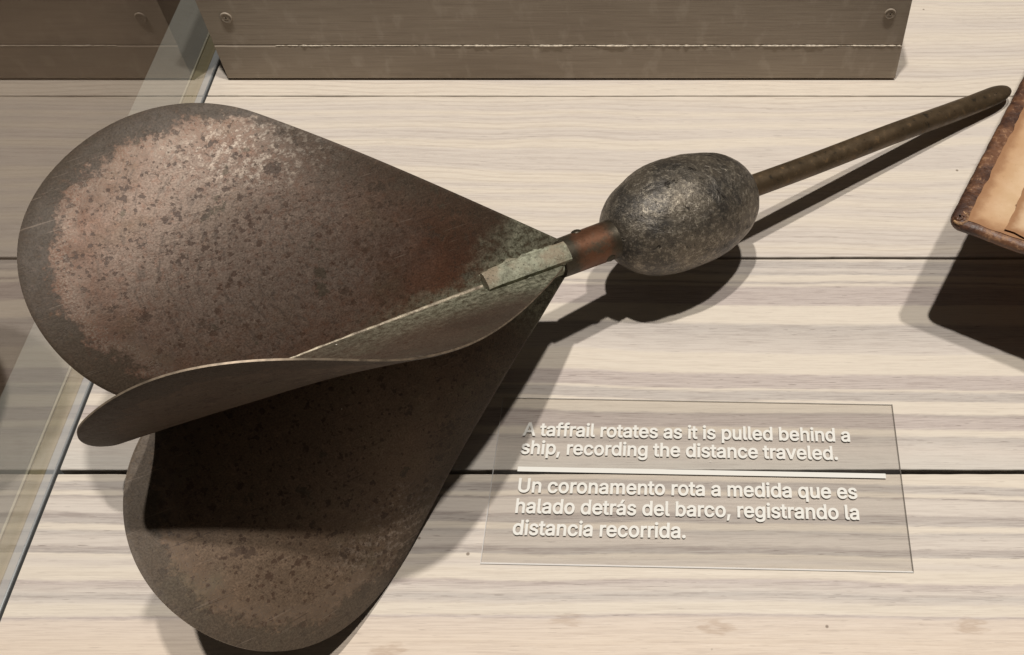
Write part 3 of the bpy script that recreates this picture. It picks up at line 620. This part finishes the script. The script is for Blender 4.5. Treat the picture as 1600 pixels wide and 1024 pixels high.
LINES = [('A taffrail rotates as it is pulled behind a', (815.5, 681), (1329, 685)), ('ship, recording the distance traveled.', (812.5, 709), (1310, 714)),
         ('Un coronamento rota a medida que es', (808, 769.5), (1340.5, 774.5)), ('halado detrás del barco, registrando la', (804, 802), (1343.5, 807)),
         ('distancia recorrida.', (799.5, 835), (1071.5, 837))]
for s_, p_, q_ in LINES:
    (a0, b0), (a1, b1) = at_label(*p_), at_label(*q_); text(s_, a0, a1, (b0+b1)/2)
(a0, b0), (a1, b1) = at_label(808, 733.5), at_label(1384.5, 739.5); bm = (b0+b1)/2
mk('divider_bar', [L2W(a0, bm-.00105, Z0+LT+.0001), L2W(a1, bm-.00105, Z0+LT+.0001), L2W(a1, bm+.00105, Z0+LT+.0001), L2W(a0, bm+.00105, Z0+LT+.0001)], [(3, 2, 1, 0)], mtxt, plate, smooth=False)

# ---------------------------------------------------------------- old leather-bound book at the right
BC = np.array([.1085, .2700]); ang = R_(61.3); dl = np.array([math.cos(ang), math.sin(ang)]); df_ = np.array([math.sin(ang), -math.cos(ang)])
BZ = .067; BTH = .0050
book = empty('leather_book', (.20, .30, 0))
tag(book, 'old brown leather-bound book with tan paper, one worn corner jutting over the deck', 'book')
t = NT('worn_leather'); oc = t.n('ShaderNodeTexCoord').outputs['Object']; n1 = t.noise(oc, 70., 5, .65); n2 = t.noise(oc, 420., 5, .7)
b = t.mix(t.ss(n1, .38, .60), (.042, .018, .011), (.15, .068, .034)); b = t.mix(t.ss(t.math('ADD', n2, t.math('MULTIPLY', t.math('SUBTRACT', n1, .5), .5)), .56, .68, 0., .8), b, (.30, .16, .08)); b = t.mix(t.ss(n2, .42, .3, 0., .7), b, (.018, .010, .007))
t.pr(Base_Color=b, Roughness=t.ss(n2, .3, .7, .35, .6), Normal=t.bump(t.math('ADD', n1, n2), .5, .0008)); mlea = t.m
def paper(name, c0, c1, seed):
    t = NT(name); oc = t.n('ShaderNodeTexCoord').outputs['Object']; a = t.n('ShaderNodeAttribute', attribute_name='edge').outputs['Fac']
    n1 = t.noise(oc, 40. + seed, 5, .6); n2 = t.noise(oc, 500., 4, .7); n3 = t.noise(oc, 150., 3, .6)
    b = t.mix(t.ss(n1, .35, .65), c0, c1)
    e = t.math('ADD', a, t.math('MULTIPLY', t.math('SUBTRACT', n3, .5), .006)); b = t.mix(t.ss(e, .0050, .0008), b, (.13, .052, .025)); b = t.mix(t.ss(e, .012, .003, 0., .6), b, (.42, .23, .115))
    b = t.mix(t.ss(n2, .62, .72, 0., .35), b, (.25, .14, .07)); 
    vo = t.n('ShaderNodeTexVoronoi', {'Vector': oc, 'Scale': 95.}); sel = t.math('GREATER_THAN', t.n('ShaderNodeSeparateColor', {0: vo.outputs['Color']}).outputs[1], .7)
    b = t.mix(t.math('MULTIPLY', t.math('MULTIPLY', t.ss(vo.outputs['Distance'], .09, .05), sel), .7), b, (.20, .10, .05))
    cr = t.n('ShaderNodeMapping', {'Vector': oc, 'Rotation': (0, 0, .5), 'Scale': (30., 260., 1.)}).outputs[0]; cn = t.math('ABSOLUTE', t.math('SUBTRACT', t.noise(cr, 1., 4, .6), .5))
    cl = t.math('MULTIPLY', t.ss(cn, .012, .0), t.ss(n1, .48, .62)); b = t.mix(t.math('MULTIPLY', cl, .45), b, (.24, .14, .08))
    t.pr(Base_Color=b, Roughness=.7, Specular_IOR_Level=.25, Normal=t.bump(t.math('SUBTRACT', t.math('ADD', n1, n2), cl), .3, .0008)); return t.m
def BW(a_, b_, z): p = BC + dl*a_ + df_*b_; return (p[0], p[1], z)     # a along the left edge, b along the front edge
# board: rounded-rectangle section swept by offsetting the outline, leather edges rolled
def rrect(a0, a1, b0, b1, r, n=10):
    P = []
    for cx, cy, s0 in ((a0+r, b0+r, 180), (a1-r, b0+r, 270), (a1-r, b1-r, 0), (a0+r, b1-r, 90)):
        for k in range(n): q = R_(s0 + 90*k/(n-1)); P.append((cx + r*math.cos(q), cy + r*math.sin(q)))
    return P
BA, BB = .24, .17
def densify(P, step=.0015):
    out = []
    for i in range(len(P)):
        p, q = np.array(P[i]), np.array(P[(i+1) % len(P)]); k = max(1, int(np.linalg.norm(q-p)/step))
        out += [tuple(p + (q-p)*j/k) for j in range(k)]
    return out
out0 = densify(rrect(0, BA, 0, BB, .005)); M = len(out0)
ctr = np.array([BA/2, BB/2])
def inset(P, d):
    P = np.array(P); nx = np.roll(P, -1, 0) - np.roll(P, 1, 0); nx /= np.linalg.norm(nx, axis=1, keepdims=True); nn_ = np.stack([-nx[:, 1], nx[:, 0]], 1); return P + nn_*d
rings = []
for d_, z_ in ((.0080, BZ-BTH), (.0022, BZ-BTH), (.0007, BZ-BTH+.0006), (0, BZ-BTH+.0018), (-.0001, BZ-.0022), (.0003, BZ-.0009), (.0012, BZ-.0002), (.0026, BZ+.0001), (.0090, BZ-.0004)):
    Q = inset(out0, d_)
    rings.append([BW(a_, b_, z_ + .0003*mnoise.noise(Vector((a_*160, b_*160, z_*100)))) if d_ < .008 else BW(a_, b_, z_) for a_, b_ in (Q + np.array([[.0003*mnoise.noise(Vector((q[0]*210, q[1]*210, 1))), .0003*mnoise.noise(Vector((q[0]*210, q[1]*210, 7)))] for q in Q]))])
V = [p for r in rings for p in r]; F = grid_faces(len(rings), M, cm=True)
F += [tuple(reversed(range(M))), tuple((len(rings)-1)*M + q for q in range(M))]
mk('cover_board', V, F, mlea, book, sharp=60)
def sheet(name, a0, a1, b0, b1, z, mat, seed, rag=.0004, n=70, th=.00022, curl=0):
    A_ = np.linspace(a0, a1, n*2); B_ = np.linspace(b0, b1, n); V = []; ed = []
    for a_ in A_:
        for b_ in B_:
            fa = 1 - min(1, (a_-a0)/.004); fb = 1 - min(1, (b_-b0)/.004)
            aa = a_ + fa*rag*mnoise.noise(Vector((b_*160, seed, 0)))*2; bb = b_ + fb*rag*mnoise.noise(Vector((a_*160, seed+3, 0)))*2
            V.append(BW(aa, bb, z + .00025*mnoise.noise(Vector((a_*60, b_*60, seed))) + curl*fa)); ed.append(min(a_-a0, b_-b0))
    nn_ = len(V); V += [(p[0], p[1], p[2]-th) for p in V]; N_, M_ = len(A_), len(B_)
    F = grid_faces(N_, M_) + [(i*M_, (i+1)*M_, nn_+(i+1)*M_, nn_+i*M_) for i in range(N_-1)] + [(j+1, j, nn_+j, nn_+j+1) for j in range(M_-1)]
    return mk(name, V, F, mat, book, {'edge': ed+ed}, sharp=50)
sheet('paper_lining', .0028, BA-.01, .0062, BB-.01, BZ+.0004, paper('tan_paper', (.53, .36, .21), (.64, .46, .30), 0), 2.)
sheet('loose_sheet', .0042, BA-.02, .0205, BB-.02, BZ+.0011, paper('pale_paper', (.62, .49, .33), (.70, .57, .40), 9), 6., .0005, curl=.0004)
# curled leather at the worn corner
t = NT('frayed_leather'); oc = t.n('ShaderNodeTexCoord').outputs['Object']; n1 = t.noise(oc, 300., 5, .7); n2 = t.noise(oc, 1300., 3, .7)
b = t.mix(t.ss(n1, .4, .6), (.12, .055, .025), (.42, .25, .12)); b = t.mix(t.ss(n2, .42, .3), b, (.03, .016, .01)); t.pr(Base_Color=b, Roughness=.65, Normal=t.bump(n1, .6, .0008)); mfray = t.m
def curl(c, R0, r0, z, s0, s1, mat, name='corner_curl', asp=1.):
    V = []; K, m_ = 40, 14
    for i in range(K):
        s_ = s0 + (s1-s0)*i/(K-1); rr = r0*(.55 + .45*math.sin(math.pi*i/(K-1)))
        for q in np.linspace(0, 2*math.pi, m_, endpoint=False):
            e_ = rr*(1 + .35*mnoise.noise(Vector((s_*3, q, R0*900)))); rad = R0 + e_*math.cos(q)
            V.append(BW(c[0] + rad*math.cos(s_)*asp, c[1] + rad*math.sin(s_), z + e_*math.sin(q)*1.1))
    return mk(name, V, grid_faces(K, m_, cm=True) + [tuple(reversed(range(m_))), tuple((K-1)*m_ + q for q in range(m_))], mat, book)
curl((.0038, .0034), .0030, .0009, BZ - .0008, R_(-40), R_(210), mfray)
curl((.0034, .0030), .0011, .0010, BZ - .0006, R_(20), R_(250), mlea)
# page block and back board under the overhanging cover, far in the shade
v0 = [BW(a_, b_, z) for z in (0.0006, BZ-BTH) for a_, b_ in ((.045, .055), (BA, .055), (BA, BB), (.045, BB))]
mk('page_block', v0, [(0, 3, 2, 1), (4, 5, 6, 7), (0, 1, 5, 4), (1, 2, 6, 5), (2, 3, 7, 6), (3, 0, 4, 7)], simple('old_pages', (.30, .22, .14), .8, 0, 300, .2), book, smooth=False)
